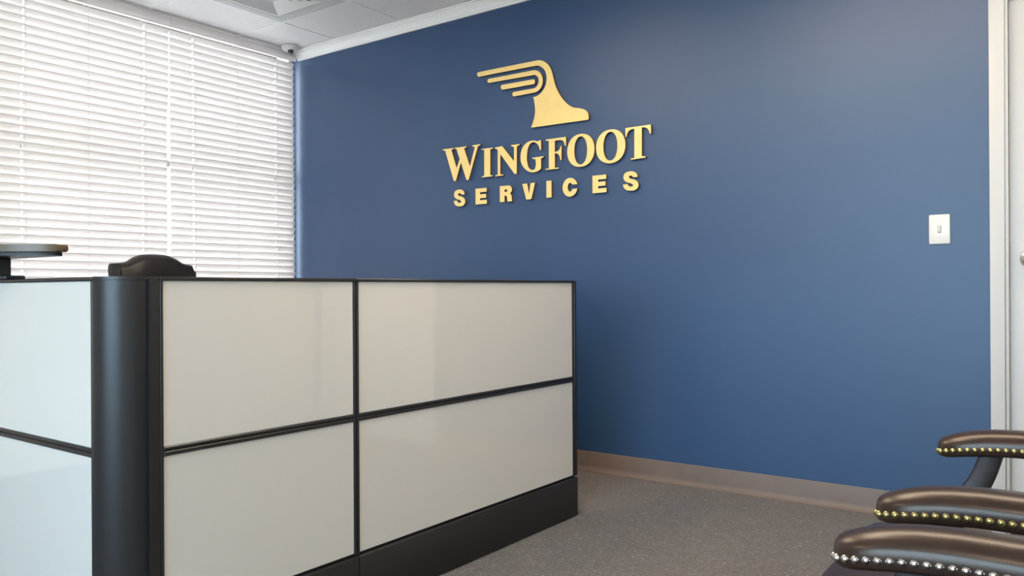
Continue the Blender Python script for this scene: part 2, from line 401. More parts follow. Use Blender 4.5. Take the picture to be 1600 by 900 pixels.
'S2': [[[2.7074,1.5194],[2.6815,1.5195],[2.6807,1.5215],[2.6796,1.5233],[2.6783,1.525],[2.6767,1.5265],[2.6746,1.5278],[2.6723,1.5287],[2.6698,1.5293],[2.6674,1.5294],[2.6649,1.5291],[2.6624,1.5284],[2.6601,1.5274],[2.658,1.526],[2.6584,1.524],[2.6591,1.5221],[2.6599,1.5202],[2.6609,1.5184],[2.6657,1.5142],[2.6724,1.5121],[2.6796,1.5106],[2.6863,1.5084],[2.6916,1.5058],[2.6969,1.5031],[2.7018,1.4999],[2.7058,1.4959],[2.7082,1.4922],[2.7102,1.4882],[2.7115,1.4839],[2.712,1.4796],[2.7117,1.4756],[2.7107,1.4716],[2.7091,1.4679],[2.707,1.4644],[2.704,1.4612],[2.7004,1.4586],[2.6964,1.4564],[2.6923,1.4547],[2.6866,1.4532],[2.6807,1.4527],[2.6747,1.4528],[2.6687,1.4532],[2.6624,1.4536],[2.6561,1.4544],[2.6499,1.4558],[2.6441,1.4581],[2.6398,1.4608],[2.6358,1.4638],[2.6323,1.4674],[2.6293,1.4714],[2.6274,1.4751],[2.626,1.4791],[2.625,1.4832],[2.6245,1.4874],[2.6508,1.4882],[2.6517,1.4855],[2.653,1.483],[2.6547,1.4806],[2.6566,1.4785],[2.6593,1.4765],[2.6623,1.4749],[2.6656,1.4738],[2.6689,1.4732],[2.672,1.4733],[2.675,1.4738],[2.678,1.4748],[2.6807,1.4762],[2.6813,1.4835],[2.6783,1.4854],[2.6752,1.4871],[2.6722,1.4887],[2.669,1.4903],[2.6629,1.4926],[2.6565,1.4944],[2.6503,1.4963],[2.6444,1.4991],[2.6402,1.5018],[2.636,1.5049],[2.6324,1.5083],[2.6297,1.5124],[2.6282,1.5162],[2.6272,1.5202],[2.6269,1.5243],[2.6273,1.5283],[2.6286,1.5328],[2.6309,1.5371],[2.6339,1.541],[2.6374,1.5443],[2.6423,1.5473],[2.6479,1.5491],[2.6538,1.5501],[2.6596,1.5508],[2.6659,1.5512],[2.6721,1.5511],[2.6783,1.5502],[2.6842,1.5486],[2.689,1.5466],[2.6936,1.5442],[2.6977,1.5413],[2.7012,1.5376],[2.7038,1.5335],[2.7058,1.529],[2.707,1.5243]]],
'E1': [[[1.662,1.45],[1.745,1.45],[1.745,1.4725],[1.696,1.4725],[1.696,1.4844],[1.7392,1.4844],[1.7392,1.5069],[1.696,1.5069],[1.696,1.5187],[1.7442,1.5187],[1.7442,1.5412],[1.662,1.5412]]],
'E2': [[[2.4452,1.4565],[2.5282,1.4565],[2.5282,1.479],[2.4792,1.479],[2.4792,1.4909],[2.5224,1.4909],[2.5224,1.5133],[2.4792,1.5133],[2.4792,1.5252],[2.5274,1.5252],[2.5274,1.5477],[2.4452,1.5477]]],
'R': [[[1.839,1.4515],[1.872,1.4515],[1.872,1.4855],[1.879,1.4855],[1.888,1.4815],[1.89,1.4735],[1.891,1.4575],[1.893,1.4515],[1.924,1.4515],[1.9227,1.4575],[1.922,1.4775],[1.919,1.4875],[1.911,1.4935],[1.9136,1.4991],[1.9183,1.5033],[1.9217,1.5084],[1.9236,1.5141],[1.9239,1.52],[1.9225,1.5258],[1.9196,1.5311],[1.9153,1.5357],[1.9098,1.5391],[1.9036,1.5413],[1.897,1.542],[1.839,1.542]],[[1.872,1.5075],[1.882,1.5075],[1.8854,1.5066],[1.8888,1.5079],[1.8911,1.5104],[1.892,1.5135],[1.8911,1.5166],[1.8888,1.5191],[1.8854,1.5204],[1.882,1.5205],[1.872,1.5205]]],
'V': [[[1.9951,1.542],[2.0291,1.542],[2.0406,1.4835],[2.0511,1.542],[2.0814,1.542],[2.0556,1.4535],[2.0219,1.4535]]],
'I2': [[[2.156,1.4538],[2.189,1.4538],[2.189,1.5448],[2.156,1.5448]]],
'C': [[[2.3527,1.5117],[2.3472,1.5242],[2.3438,1.5296],[2.3398,1.5346],[2.3352,1.5389],[2.3301,1.5425],[2.3246,1.5454],[2.3189,1.5475],[2.3129,1.5488],[2.3068,1.5492],[2.3007,1.5488],[2.2947,1.5475],[2.289,1.5454],[2.2835,1.5425],[2.2784,1.5389],[2.2738,1.5346],[2.2698,1.5296],[2.2664,1.5242],[2.2637,1.5183],[2.2618,1.5121],[2.2606,1.5057],[2.2602,1.4992],[2.2606,1.4927],[2.2618,1.4863],[2.2637,1.4801],[2.2664,1.4742],[2.2698,1.4688],[2.2738,1.4638],[2.2784,1.4595],[2.2835,1.4559],[2.289,1.453],[2.2947,1.4509],[2.3007,1.4496],[2.3068,1.4492],[2.3129,1.4496],[2.3189,1.4509],[2.3246,1.453],[2.3301,1.4559],[2.3352,1.4595],[2.3398,1.4638],[2.3438,1.4688],[2.3472,1.4742],[2.3527,1.4892],[2.3217,1.4892],[2.3188,1.4835],[2.3166,1.4803],[2.314,1.4779],[2.3112,1.4763],[2.3082,1.4757],[2.3052,1.476],[2.3023,1.4773],[2.2996,1.4794],[2.2973,1.4823],[2.2953,1.4859],[2.2939,1.49],[2.293,1.4945],[2.2927,1.4992],[2.293,1.5039],[2.2939,1.5084],[2.2953,1.5125],[2.2973,1.5161],[2.2996,1.519],[2.3023,1.5211],[2.3052,1.5224],[2.3082,1.5227],[2.3112,1.5221],[2.314,1.5205],[2.3166,1.5181],[2.3188,1.5149],[2.3217,1.5117]]],
'foot': [[[1.6815,2.2094],[1.6834,2.2108],[1.6856,2.2119],[1.6879,2.2126],[1.6903,2.2128],[1.8169,2.2124],[2.0764,2.2104],[2.0864,2.2105],[2.0964,2.2105],[2.1063,2.2099],[2.1161,2.2082],[2.1237,2.2062],[2.1311,2.2035],[2.1383,2.2004],[2.1452,2.1967],[2.1534,2.1915],[2.161,2.1855],[2.1681,2.1789],[2.1746,2.1718],[2.1803,2.1641],[2.1854,2.1559],[2.1898,2.1473],[2.1938,2.1385],[2.197,2.1296],[2.1997,2.1205],[2.202,2.1113],[2.2045,2.1022],[2.2083,2.0888],[2.2119,2.0753],[2.2159,2.062],[2.2206,2.049],[2.2256,2.0378],[2.2311,2.0269],[2.237,2.0161],[2.2433,2.0056],[2.25,1.9952],[2.2572,1.985],[2.2648,1.9751],[2.2728,1.9657],[2.2795,1.9585],[2.2864,1.9516],[2.2936,1.945],[2.3012,1.9389],[2.3087,1.9334],[2.3166,1.9284],[2.3247,1.9238],[2.3331,1.9199],[2.3434,1.9166],[2.354,1.9144],[2.3648,1.9124],[2.3753,1.9096],[2.382,1.9073],[2.3887,1.905],[2.3952,1.9023],[2.4014,1.8988],[2.4066,1.8951],[2.4115,1.891],[2.4159,1.8864],[2.4194,1.8811],[2.4214,1.877],[2.4228,1.8726],[2.4238,1.868],[2.4245,1.8635],[2.4248,1.8585],[2.4246,1.8534],[2.4239,1.8485],[2.4228,1.8436],[2.0613,1.8466],[2.0579,1.8508],[2.0629,1.8598],[2.0676,1.8691],[2.0717,1.8787],[2.0753,1.8885],[2.0783,1.8979],[2.0808,1.9076],[2.0828,1.9173],[2.0841,1.9271],[2.0846,1.9377],[2.0843,1.9484],[2.0834,1.959],[2.0821,1.9696],[2.0804,1.9806],[2.0781,1.9916],[2.0754,2.0025],[2.0722,2.0132],[2.0789,2.013],[2.0857,2.0133],[2.0923,2.0143],[2.0989,2.0158],[2.1065,2.0184],[2.1138,2.0219],[2.1207,2.026],[2.1272,2.0308],[2.1334,2.0361],[2.1391,2.0421],[2.1442,2.0486],[2.1487,2.0554],[2.1529,2.0632],[2.1563,2.0713],[2.1589,2.0797],[2.1607,2.0884],[2.1615,2.0965],[2.1617,2.1047],[2.1611,2.1129],[2.1598,2.1209],[2.1581,2.1281],[2.1558,2.1351],[2.153,2.1418],[2.1494,2.1482],[2.1453,2.1537],[2.1406,2.1588],[2.1354,2.1635],[2.1299,2.1677],[2.124,2.1715],[2.1178,2.1749],[2.1113,2.1777],[2.1046,2.1799],[2.0977,2.1813],[2.0906,2.182],[2.0834,2.1822],[2.0762,2.1823],[1.8167,2.1853],[1.6958,2.1853],[1.6929,2.1857],[1.6901,2.1867],[1.6875,2.1882],[1.6851,2.19],[1.6831,2.1919],[1.6812,2.194],[1.6797,2.1963],[1.6789,2.1989],[1.6787,2.2016],[1.6792,2.2044],[1.6801,2.207]]],
'loop': [[[1.7543,2.1524],[1.7547,2.1545],[1.7555,2.1564],[1.7567,2.1582],[1.7581,2.1597],[1.7603,2.1611],[1.763,2.162],[1.7658,2.1623],[1.7686,2.1624],[1.9248,2.1609],[2.0675,2.1603],[2.0743,2.1601],[2.0811,2.1595],[2.0878,2.1583],[2.0942,2.1564],[2.1009,2.1535],[2.1072,2.1499],[2.1131,2.1456],[2.1185,2.1407],[2.1232,2.1352],[2.1273,2.1291],[2.1308,2.1227],[2.1335,2.1159],[2.1351,2.1101],[2.1361,2.1042],[2.1367,2.0982],[2.1367,2.0921],[2.136,2.0852],[2.1347,2.0783],[2.1327,2.0716],[2.1297,2.0653],[2.126,2.0596],[2.1216,2.0544],[2.1165,2.0498],[2.111,2.0458],[2.1047,2.0423],[2.0979,2.0397],[2.0909,2.0379],[2.0837,2.0372],[1.9447,2.0356],[1.9418,2.036],[1.9392,2.0372],[1.9367,2.0388],[1.9346,2.0409],[1.933,2.043],[1.9316,2.0454],[1.9308,2.0479],[1.9306,2.0505],[1.9316,2.0542],[1.934,2.0576],[1.9371,2.06],[1.9407,2.061],[2.0697,2.0605],[2.0749,2.0606],[2.0802,2.0611],[2.0854,2.0623],[2.0902,2.0644],[2.0943,2.0671],[2.0979,2.0706],[2.1011,2.0744],[2.1039,2.0786],[2.1061,2.0828],[2.1078,2.0872],[2.109,2.0917],[2.1097,2.0964],[2.1097,2.1007],[2.1093,2.105],[2.1084,2.1092],[2.107,2.1132],[2.1049,2.117],[2.1022,2.1206],[2.0991,2.1238],[2.0957,2.1267],[2.0915,2.1293],[2.0869,2.1315],[2.082,2.1329],[2.077,2.1334],[1.9247,2.1361],[1.7703,2.1387],[1.7673,2.139],[1.7643,2.1398],[1.7616,2.1411],[1.7592,2.1429],[1.7573,2.1449],[1.7557,2.1472],[1.7546,2.1498]]],
'bar': [[[1.8495,2.1012],[1.8498,2.1038],[1.8507,2.1064],[1.852,2.1087],[1.8538,2.1107],[1.8562,2.1121],[1.8589,2.1129],[1.8618,2.1133],[1.8647,2.1133],[2.0729,2.1106],[2.0756,2.1102],[2.0782,2.1091],[2.0806,2.1074],[2.0825,2.1054],[2.084,2.103],[2.0849,2.1003],[2.0853,2.0974],[2.0853,2.0946],[2.0849,2.0921],[2.0841,2.0895],[2.0829,2.0872],[2.0812,2.0854],[2.0793,2.0844],[2.0772,2.0838],[2.0749,2.0835],[2.0727,2.0835],[1.8675,2.0854],[1.8641,2.0858],[1.8607,2.0867],[1.8576,2.0882],[1.8549,2.0902],[1.8528,2.0926],[1.851,2.0952],[1.8499,2.0982]]],
}

# ================================================================== THE ROOM
struct(box('ground_outside', -30, 35, -40, 0.3, -0.25, -0.15, 'asphalt'), 'pale paving outside the windows', 'ground')
struct(box('floor', 0.0, XR, YB, 0.0, -0.15, 0.0, 'carpet'), 'grey brown speckled carpet floor', 'floor')

# blue wall with the door opening
DX0, DX1, DZ = 4.284, 5.20, 2.10
bm = bmesh.new()
add_prism(bm, [(-0.24, -0.15), (DX0, -0.15), (DX0, DZ), (DX1, DZ), (DX1, -0.15), (XR + 0.12, -0.15), (XR + 0.12, H + 0.1), (-0.24, H + 0.1)], 1, 0.0, 0.12)
struct(finish(bm, 'wall_back', 'blue'), 'dark blue painted accent wall carrying the gold sign', 'wall')

# window wall (left): sill wall, head, blank wall towards the rear
WY0, WY1, WZ0, WZ1 = -1.955, -0.030, 0.42, 2.612
bm = bmesh.new()
add_box(bm, -0.24, 0.0, YB, WY0, -0.15, H + 0.1)
add_box(bm, -0.24, 0.0, WY0, WY1, -0.15, WZ0)
add_box(bm, -0.24, 0.0, WY0, WY1, WZ1, H + 0.1)
add_box(bm, -0.24, 0.0, WY1, 0.0, -0.15, H + 0.1)
wl = finish(bm, 'wall_left', 'cream')
struct(box('wall_light_block', 4.1, XR + 0.12, 0.13, 0.17, -0.15, H + 0.1, 'cream'), 'unseen cream board added behind the door to stop light leaks', 'wall')  # unseen board added to keep daylight from leaking round the door
struct(wl, 'cream wall around the blind-covered window', 'wall')

# right wall and rear wall with storefront opening
struct(box('wall_right', XR, XR + 0.12, YB, 0.0, -0.15, H + 0.1, 'cream'), 'cream wall behind the leather chairs', 'wall')
RX0, RX1, RZ0, RZ1 = 2.20, 5.10, 0.55, 2.42
bm = bmesh.new()
add_box(bm, -0.24, RX0, YB - 0.12, YB, -0.15, H + 0.1)
add_box(bm, RX1, XR + 0.12, YB - 0.12, YB, -0.15, H + 0.1)
add_box(bm, RX0, RX1, YB - 0.12, YB, -0.15, RZ0)
add_box(bm, RX0, RX1, YB - 0.12, YB, RZ1, H + 0.1)
struct(finish(bm, 'wall_rear', 'cream'), 'cream wall around the storefront window', 'wall')

# ------------------------------------------------------------------ ceiling: plenum slab, tee bars, tiles
ceil = struct(box('ceiling', -0.24, XR + 0.12, YB - 0.12, 0.12, H + 0.06, H + 0.12, 'tile'), 'white suspended tile ceiling', 'ceiling')
GX = [0.0] + [0.485 + 0.61 * k for k in range(8)] + [XR]
GY = [0.0] + [-0.465 - 0.61 * k for k in range(11)] + [YB]
DIFF_CELL = (1, 1)
LAMP_CELLS = set()
tb = 0.012
for i, x in enumerate(GX[1:-1]):
    box('ceiling_grid_bar', x - tb, x + tb, YB, 0.0, H, H + 0.03, 'tbar', ceil)
for j, y in enumerate(GY[1:-1]):
    for i in range(len(GX) - 1):
        a = GX[i] + (tb if i > 0 else 0)
        b = GX[i + 1] - (tb if i < len(GX) - 2 else 0)
        box('ceiling_grid_bar', a, b, y - tb, y + tb, H, H + 0.03, 'tbar', ceil)
tile_cache = {}
for i in range(len(GX) - 1):
    for j in range(len(GY) - 1):
        if (i, j) == DIFF_CELL or (i, j) in LAMP_CELLS:
            continue
        w, d = GX[i + 1] - GX[i], GY[j] - GY[j + 1]
        key = (round(w, 3), round(d, 3))
        c = ((GX[i] + GX[i + 1]) / 2, (GY[j] + GY[j + 1]) / 2, 0)
        if key not in tile_cache:
            bm = bmesh.new()
            add_box(bm, -w / 2 + 0.006, w / 2 - 0.006, -d / 2 + 0.006, d / 2 - 0.006, H + 0.004, H + 0.02)
            o = finish(bm, 'ceiling_tile', 'tile', ceil)
            o.location = c
            tile_cache[key] = o
        else:
            instance(tile_cache[key], ceil, c)

# crown moulding along the blue wall
prof = [(0.0, 2.556), (-0.012, 2.556), (-0.014, 2.564), (-0.019, 2.567), (-0.023, 2.575), (-0.031, 2.586), (-0.041, 2.594),
        (-0.0415, 2.600), (-0.047, 2.602), (-0.0475, 2.609), (-0.058, 2.611), (-0.058, H), (0.0, H)]
struct(prism('trim_1', prof, 0, 0.075, XR, 'trim', angle=25), 'white crown moulding above the blue wall', 'trim')

# vinyl cove base along the blue wall
cb = [(0.0, 0.0), (-0.024, 0.0), (-0.024, 0.003), (-0.016, 0.009), (-0.0075, 0.018), (-0.004, 0.030), (-0.004, 0.100), (-0.002, 0.104), (0.0, 0.104)]
struct(prism('baseboard_back', cb, 0, 0.0, 4.234, 'cove', angle=30), 'taupe vinyl cove base under the blue wall', 'baseboard')

# ------------------------------------------------------------------ door in the blue wall
door = struct(empty('door_1', (4.75, 0, 0)), 'white door beside the light switch', 'door')


def dpart(name, x0, x1, y0, y1, z0, z1, m, bevel=0.0, parent=door):
    o = box(name, x0 - 4.75, x1 - 4.75, y0, y1, z0, z1, m, parent, bevel)
    return o


bm = bmesh.new()
x0, x1 = DX0 - 0.05 - 4.75, DX1 + 0.05 - 4.75
a, b = DX0 - 4.75, DX1 - 4.75
add_prism(bm, [(x0, 0.0), (a, 0.0), (a, DZ), (b, DZ), (b, 0.0), (x1, 0.0), (x1, DZ + 0.05), (x0, DZ + 0.05)], 1, -0.020, -0.0005, bevel=0.003)
finish(bm, 'door_casing', 'door_white', door, angle=30)
bm = bmesh.new()
add_prism(bm, [(a + 0.0005, 0.0), (a + 0.012, 0.0), (a + 0.012, DZ - 0.012), (b - 0.012, DZ - 0.012), (b - 0.012, 0.0), (b - 0.0005, 0.0), (b - 0.0005, DZ - 0.0005), (a + 0.0005, DZ - 0.0005)], 1, -0.012, 0.118, bevel=0.002)
finish(bm, 'door_jamb', 'door_white', door, angle=30)
bm = bmesh.new()
add_box(bm, a + 0.0125, b - 0.0125, 0.030, 0.072, 0.008, DZ - 0.014, 0.002)
leaf = finish(bm, 'door_leaf', 'door_white', door)
# two raised-and-fielded panels on the leaf
for z0, z1 in ((0.22, 0.92), (1.08, 1.94)):
    bm = bmesh.new()
    add_box(bm, a + 0.14, b - 0.14, 0.022, 0.031, z0, z1, 0.007, 2)
    finish(bm, 'door_panel', 'door_white', leaf)
knob = lathe('door_knob', [(0.001, 0.030), (0.036, 0.030), (0.036, 0.024), (0.031, 0.020), (0.013, 0.018), (0.012, -0.004), (0.020, -0.010), (0.029, -0.020),
                           (0.0315, -0.030), (0.028, -0.040), (0.016, -0.046), (0.001, -0.047)], 'chrome', leaf, 28, (4.366 - 4.75, 0, 1.066), 1)

# ------------------------------------------------------------------ window behind the blinds
def window(name, horiz_axis, fixed, depth, h0, h1, z0, z1, mull, trans, fw=0.05, glass='pane'):
    """frame members and panes; horiz_axis 1 -> in plane x=fixed, 0 -> in plane y=fixed"""
    w = struct(empty(name))

    def bx(n, a0, a1, zz0, zz1, t0, t1, m, par):
        if horiz_axis == 1:
            return box(n, t0, t1, a0, a1, zz0, zz1, m, par)
        return box(n, a0, a1, t0, t1, zz0, zz1, m, par)
    t0, t1 = fixed, fixed + depth
    bx('window_frame', h0, h1, z0, z0 + fw, t0, t1, 'alu', w)
    bx('window_frame', h0, h1, z1 - 0.02, z1, t0, t1, 'alu', w)
    bx('window_frame', h0, h0 + 0.02, z0 + fw, z1 - 0.02, t0, t1, 'alu', w)
    bx('window_frame', h1 - 0.012, h1, z0 + fw, z1 - 0.02, t0, t1, 'alu', w)
    hs = [h0 + 0.02] + [q for m_ in mull for q in (m_ - 0.022, m_ + 0.022)] + [h1 - 0.012]
    zs = [z0 + fw] + [q for m_ in trans for q in (m_ - 0.022, m_ + 0.022)] + [z1 - 0.02]
    for m_ in mull:
        bx('mullion', m_ - 0.022, m_ + 0.022, z0 + fw, z1 - 0.02, t0, t1, 'alu', w)
    for k in range(0, len(hs), 2):
        for t_ in trans:
            bx('transom', hs[k], hs[k + 1], t_ - 0.022, t_ + 0.022, t0, t1, 'alu', w)
        for q in range(0, len(zs), 2):
            mid = (t0 + t1) / 2
            bx('window_pane', hs[k], hs[k + 1], zs[q], zs[q + 1], mid - 0.003, mid + 0.003, glass, w)
    return w


w1 = window('window_1', 1, -0.185, 0.05, WY0, WY1, WZ0, WZ1, [], [1.760])
w1['label'] = 'metal framed window behind the white blinds'
w1['category'] = 'window'
w2 = window('window_2', 0, YB - 0.08, 0.05, RX0, RX1, RZ0, RZ1, [3.17, 4.13], [], glass='pane_tinted')
w2['label'] = 'wide window in the rear wall'
w2['category'] = 'window'

# ------------------------------------------------------------------ blinds
PITCH, SLW = 0.0440, 0.050
TILT = math.radians(24)


def slat_mesh(length, holes):
    bm = bmesh.new()
    ys = [-length / 2]
    for h_ in holes:
        ys += [h_ - 0.0042, h_ + 0.0042]
    ys.append(length / 2)
    us = [-SLW / 2, -0.0125, 0.0125, SLW / 2]
    V = [[bm.verts.new((0, y, u)) for u in us] for y in ys]
    for i in range(len(ys) - 1):
        for j in range(3):
            if i % 2 == 1 and j == 1:
                continue
            bm.faces.new((V[i][j], V[i + 1][j], V[i + 1][j + 1], V[i][j + 1]))
    bmesh.ops.recalc_face_normals(bm, faces=bm.faces)
    bmesh.ops.solidify(bm, geom=list(bm.faces), thickness=0.0026)
    bmesh.ops.recalc_face_normals(bm, faces=bm.faces)
    me = bpy.data.meshes.new('slat')
    bm.to_mesh(me)
    bm.free()
    me.materials.append(M['slat'])
    return me


def blind(y0, y1, label, shift):
    yc, L = (y0 + y1) / 2, y1 - y0
    r = empty('window_blind', (0, yc, 0))
    tag(r, label, 'blind', 'white slatted blinds on the window')
    ho = L / 2 - 0.158
    me = slat_mesh(L - 0.006, [-ho, ho])
    bm = bmesh.new()
    add_prism(bm, [(0.062, 2.548), (0.072, 2.550), (0.074, 2.556), (0.074, 2.600), (0.070, 2.606), (0.062, 2.606)], 1, -L / 2, L / 2)
    finish(bm, 'valance', 'valance', r)
    box('head_rail', 0.0005, 0.0615, -L / 2, L / 2, 2.574, 2.609, 'valance', r)
    z = 2.513
    k = 0
    while z > 0.60:
        o = bpy.data.objects.new('slat', me)
        COL.objects.link(o)
        o.parent = r
        o.location = (0.046, shift(z), z)
        # the room-side edge of every slat is turned up
        o.rotation_euler = (0, TILT + math.radians(0.9 * math.sin(k * 2.3)), 0)
        z -= PITCH
        k += 1
    box('bottom_rail', 0.030, 0.062, -L / 2 + 0.004, L / 2 - 0.004, 0.555, 0.577, 'valance', r, 0.004)
    for yy in (-ho, 0.0, ho):
        for xx in (0.0695, 0.0225):
            bm = bmesh.new()
            add_lathe(bm, [(0.0011, 0.57), (0.0011, 2.57)], 6, (xx, yy + (0.003 if yy else 0), 0))
            finish(bm, 'ladder_cord', 'cord', r)
    return r


blind(-1.930, -0.9585, 'wide white slatted blind left of the bright gap, behind the black chair', lambda z: 0.0022 - 0.0120 * max(0.0, min(1.0, (2.14 - z) / 0.12)))
blind(-0.9565, -0.024, 'white slatted blind hanging beside the blue wall', lambda z: -0.0020 + 0.0030 * (2.5 - z))

# ================================================================== RECEPTION PARTITION
FX = 2.783      # glass plane of the face towards the chairs
LY = -2.706     # glass plane of the face towards the camera side
TOP = 0.990
part = empty('reception_partition', (FX - 0.035, -1.70, 0))
tag(part, 'black framed reception desk partition with white glass tiles', 'partition')


def rel(o, par):
    """keep world placement while parenting"""
    o.parent = par
    o.matrix_parent_inverse = Matrix.Translation(par.location).inverted() if par.parent is None else (Matrix.Translation(par.parent.location)).inverted() @ Matrix.Identity(4)
    return o


OX, OY = part.location.x, part.location.y


def front_panel(y0, y1, end=False):
    """panel in the plane x = FX"""
    f = bmesh.new()
    t = 0.068
    fr = 0.0095
    # frame ring standing 3 mm proud of the tiles
    for a, b, c, d in ((y0 + 0.001, y0 + fr, 0.165, TOP - 0.004), (y1 - fr, y1 - 0.001, 0.165, TOP - 0.004)):
        add_box(f, FX - t - OX, FX + 0.004 - OX, a - OY, b - OY, c, d, 0.0015, 1)
    add_box(f, FX - t + 0.006 - OX, FX - 0.006 - OX, y0 + fr - OY, y1 - fr - OY, 0.165, TOP - 0.004)
    pf = finish(f, 'panel_frame', 'black', part)
    for z0, z1 in ((0.172, 0.5665), (0.5885, TOP - 0.0055)):
        box('glass_tile', FX - 0.006 - OX, FX - OX, y0 + fr + 0.0005 - OY, y1 - fr - 0.0005 - OY, z0, z1, 'tile_glass', pf, 0.001, 1)
        box('glass_tile', FX - t - OX, FX - t + 0.006 - OX, y0 + fr + 0.0005 - OY, y1 - fr - 0.0005 - OY, z0, z1, 'tile_glass', pf, 0.001, 1)
    bm = bmesh.new()
    add_box(bm, FX - 0.006 - OX, FX + 0.005 - OX, y0 + fr - OY, y1 - fr - OY, 0.5795, 0.5885, 0.002, 1)
    add_box(bm, FX - 0.006 - OX, FX + 0.005 - OX, y0 + fr - OY, y1 - fr - OY, 0.5665, 0.5775, 0.002, 1)
    add_box(bm, FX - 0.006 - OX, FX + 0.001 - OX, y0 + fr - OY, y1 - fr - OY, 0.5755, 0.5805)
    finish(bm, 'mid_rail', 'black', pf)
    box('top_cap', FX - t - 0.003 - OX, FX + 0.006 - OX, y0 + 0.0005 - OY, y1 - 0.0005 - OY, TOP - 0.0055, TOP + 0.004, 'black', pf, 0.002, 1)
    box('kick_plate', FX - t - 0.008 - OX, FX + 0.012 - OX, y0 + 0.001 - OY, y1 - 0.001 + (0.012 if end else 0) - OY, 0.004, 0.163, 'kick', pf, 0.003, 2)
    return pf


front_panel(-2.611, -1.988)
front_panel(-1.987, -0.758, True)
et = box('end_trim', FX - 0.074 - OX, FX + 0.006 - OX, -0.7575 - OY, -0.738 - OY, 0.168, TOP + 0.004, 'black', part, 0.004, 2)


def side_panel(x0, x1):
    f = bmesh.new()
    t = 0.068
    fr = 0.0095
    for a, b in ((x0 + 0.001, x0 + fr), (x1 - fr, x1 - 0.001)):
        add_box(f, a - OX, b - OX, LY - 0.004 - OY, LY + t - OY, 0.165, TOP - 0.004, 0.0015, 1)
    add_box(f, x0 + fr - OX, x1 - fr - OX, LY + 0.006 - OY, LY + t - 0.006 - OY, 0.165, TOP - 0.004)
    pf = finish(f, 'panel_frame', 'black', part)
    for z0, z1 in ((0.172, 0.5665), (0.5885, TOP - 0.0055)):
        box('glass_tile', x0 + fr - OX, x1 - fr - OX, LY - OY, LY + 0.006 - OY, z0, z1, 'tile_glass', pf, 0.001, 1)
        box('glass_tile', x0 + fr - OX, x1 - fr - OX, LY + t - 0.006 - OY, LY + t - OY, z0, z1, 'tile_glass', pf, 0.001, 1)
    bm = bmesh.new()
    add_box(bm, x0 + fr - OX, x1 - fr - OX, LY - 0.005 - OY, LY + 0.006 - OY, 0.5795, 0.5885, 0.002, 1)
    add_box(bm, x0 + fr - OX, x1 - fr - OX, LY - 0.005 - OY, LY + 0.006 - OY, 0.5665, 0.5775, 0.002, 1)
    add_box(bm, x0 + fr - OX, x1 - fr - OX, LY - 0.001 - OY, LY + 0.006 - OY, 0.5755, 0.5805)
    finish(bm, 'mid_rail', 'black', pf)
    box('top_cap', x0 + 0.0005 - OX, x1 - 0.0005 - OX, LY - 0.006 - OY, LY + t + 0.003 - OY, TOP - 0.0055, TOP + 0.004, 'black', pf, 0.002, 1)
    box('kick_plate', x0 + 0.001 - OX, x1 - 0.001 - OX, LY - 0.012 - OY, LY + t + 0.008 - OY, 0.004, 0.163, 'kick', pf, 0.003, 2)
    return pf


side_panel(1.455, 2.668)

# corner post: two flat returns and a quarter-round cover
pts = [(2.6685, -2.6375), (2.6685, -2.710), (2.690, -2.710), (2.690, -2.704)]
cxp, cyp, rp = 2.690, -2.634, 0.086
arcp = [(cxp + rp * math.sin(math.radians(a)), cyp - rp * math.cos(math.radians(a))) for a in range(0, 91, 5)]
cover = [(2.690, -2.640)] + [(x, y) for x, y in arcp]
bm = bmesh.new()
add_prism(bm, [(x - OX, y - OY) for x, y in [(2.6685, -2.6375), (2.6685, -2.7095), (2.6895, -2.7095), (2.6895, -2.6340), (2.7765, -2.6340), (2.7765 + 0.0105, -2.6340), (2.787, -2.6115), (2.715, -2.6115), (2.715, -2.6375)]], 2, 0.165, TOP, 0.0)
post = finish(bm, 'corner_post', 'black', part)
bm = bmesh.new()
add_prism(bm, [(x - OX, y - OY) for x, y in [(2.6900, -2.6345)] + arcp[0:-1] + [(2.776, -2.6345)]], 2, 0.010, TOP - 0.004, 0.0015)
finish(bm, 'post_cover', 'black', post, angle=30)
bm = bmesh.new()
capc = [(2.669, -2.636), (2.669, -2.711)] + [(cxp + (rp + .002) * math.sin(math.radians(a)), cyp - (rp + .002) * math.cos(math.radians(a))) for a in range(0, 91, 6)] + [(2.788, -2.612), (2.713, -2.612), (2.713, -2.636)]
add_prism(bm, [(x - OX, y - OY) for x, y in capc], 2, TOP - 0.0035, TOP + 0.0045, 0.001)
finish(bm, 'post_cap', 'black', post)

# transaction counter standing on the partition
ctr = empty('transaction_counter', (1.95, -2.69, TOP + 0.004))
tag(ctr, 'brown glossy counter shelf raised on a black bracket above the partition', 'counter')
cx0, cy0 = 1.95, -2.69
front = spline([(2.405, -2.642, 0), (2.420, -2.668, 0), (2.385, -2.715, 0), (2.312, -2.768, 0), (2.21, -2.822, 0), (2.08, -2.868, 0), (1.90, -2.895, 0), (1.70, -2.90, 0), (1.50, -2.90, 0)], 5)
outl = [(p.x - cx0, p.y - cy0) for p in front] + [(1.50 - cx0, -2.632 + 2.69), (2.385 - cx0, -2.632 + 2.69)]
bm = bmesh.new()
add_prism(bm, outl, 2, 0.0695, 0.0885, 0.006)
finish(bm, 'counter_top', 'counter', ctr, angle=30)
bm = bmesh.new()
ins = [(x * 0.965 - 0.012, y * 0.94) for x, y in outl]
add_prism(bm, ins, 2, 0.060, 0.0700)
finish(bm, 'sub_top', 'black_plastic', ctr, angle=30)
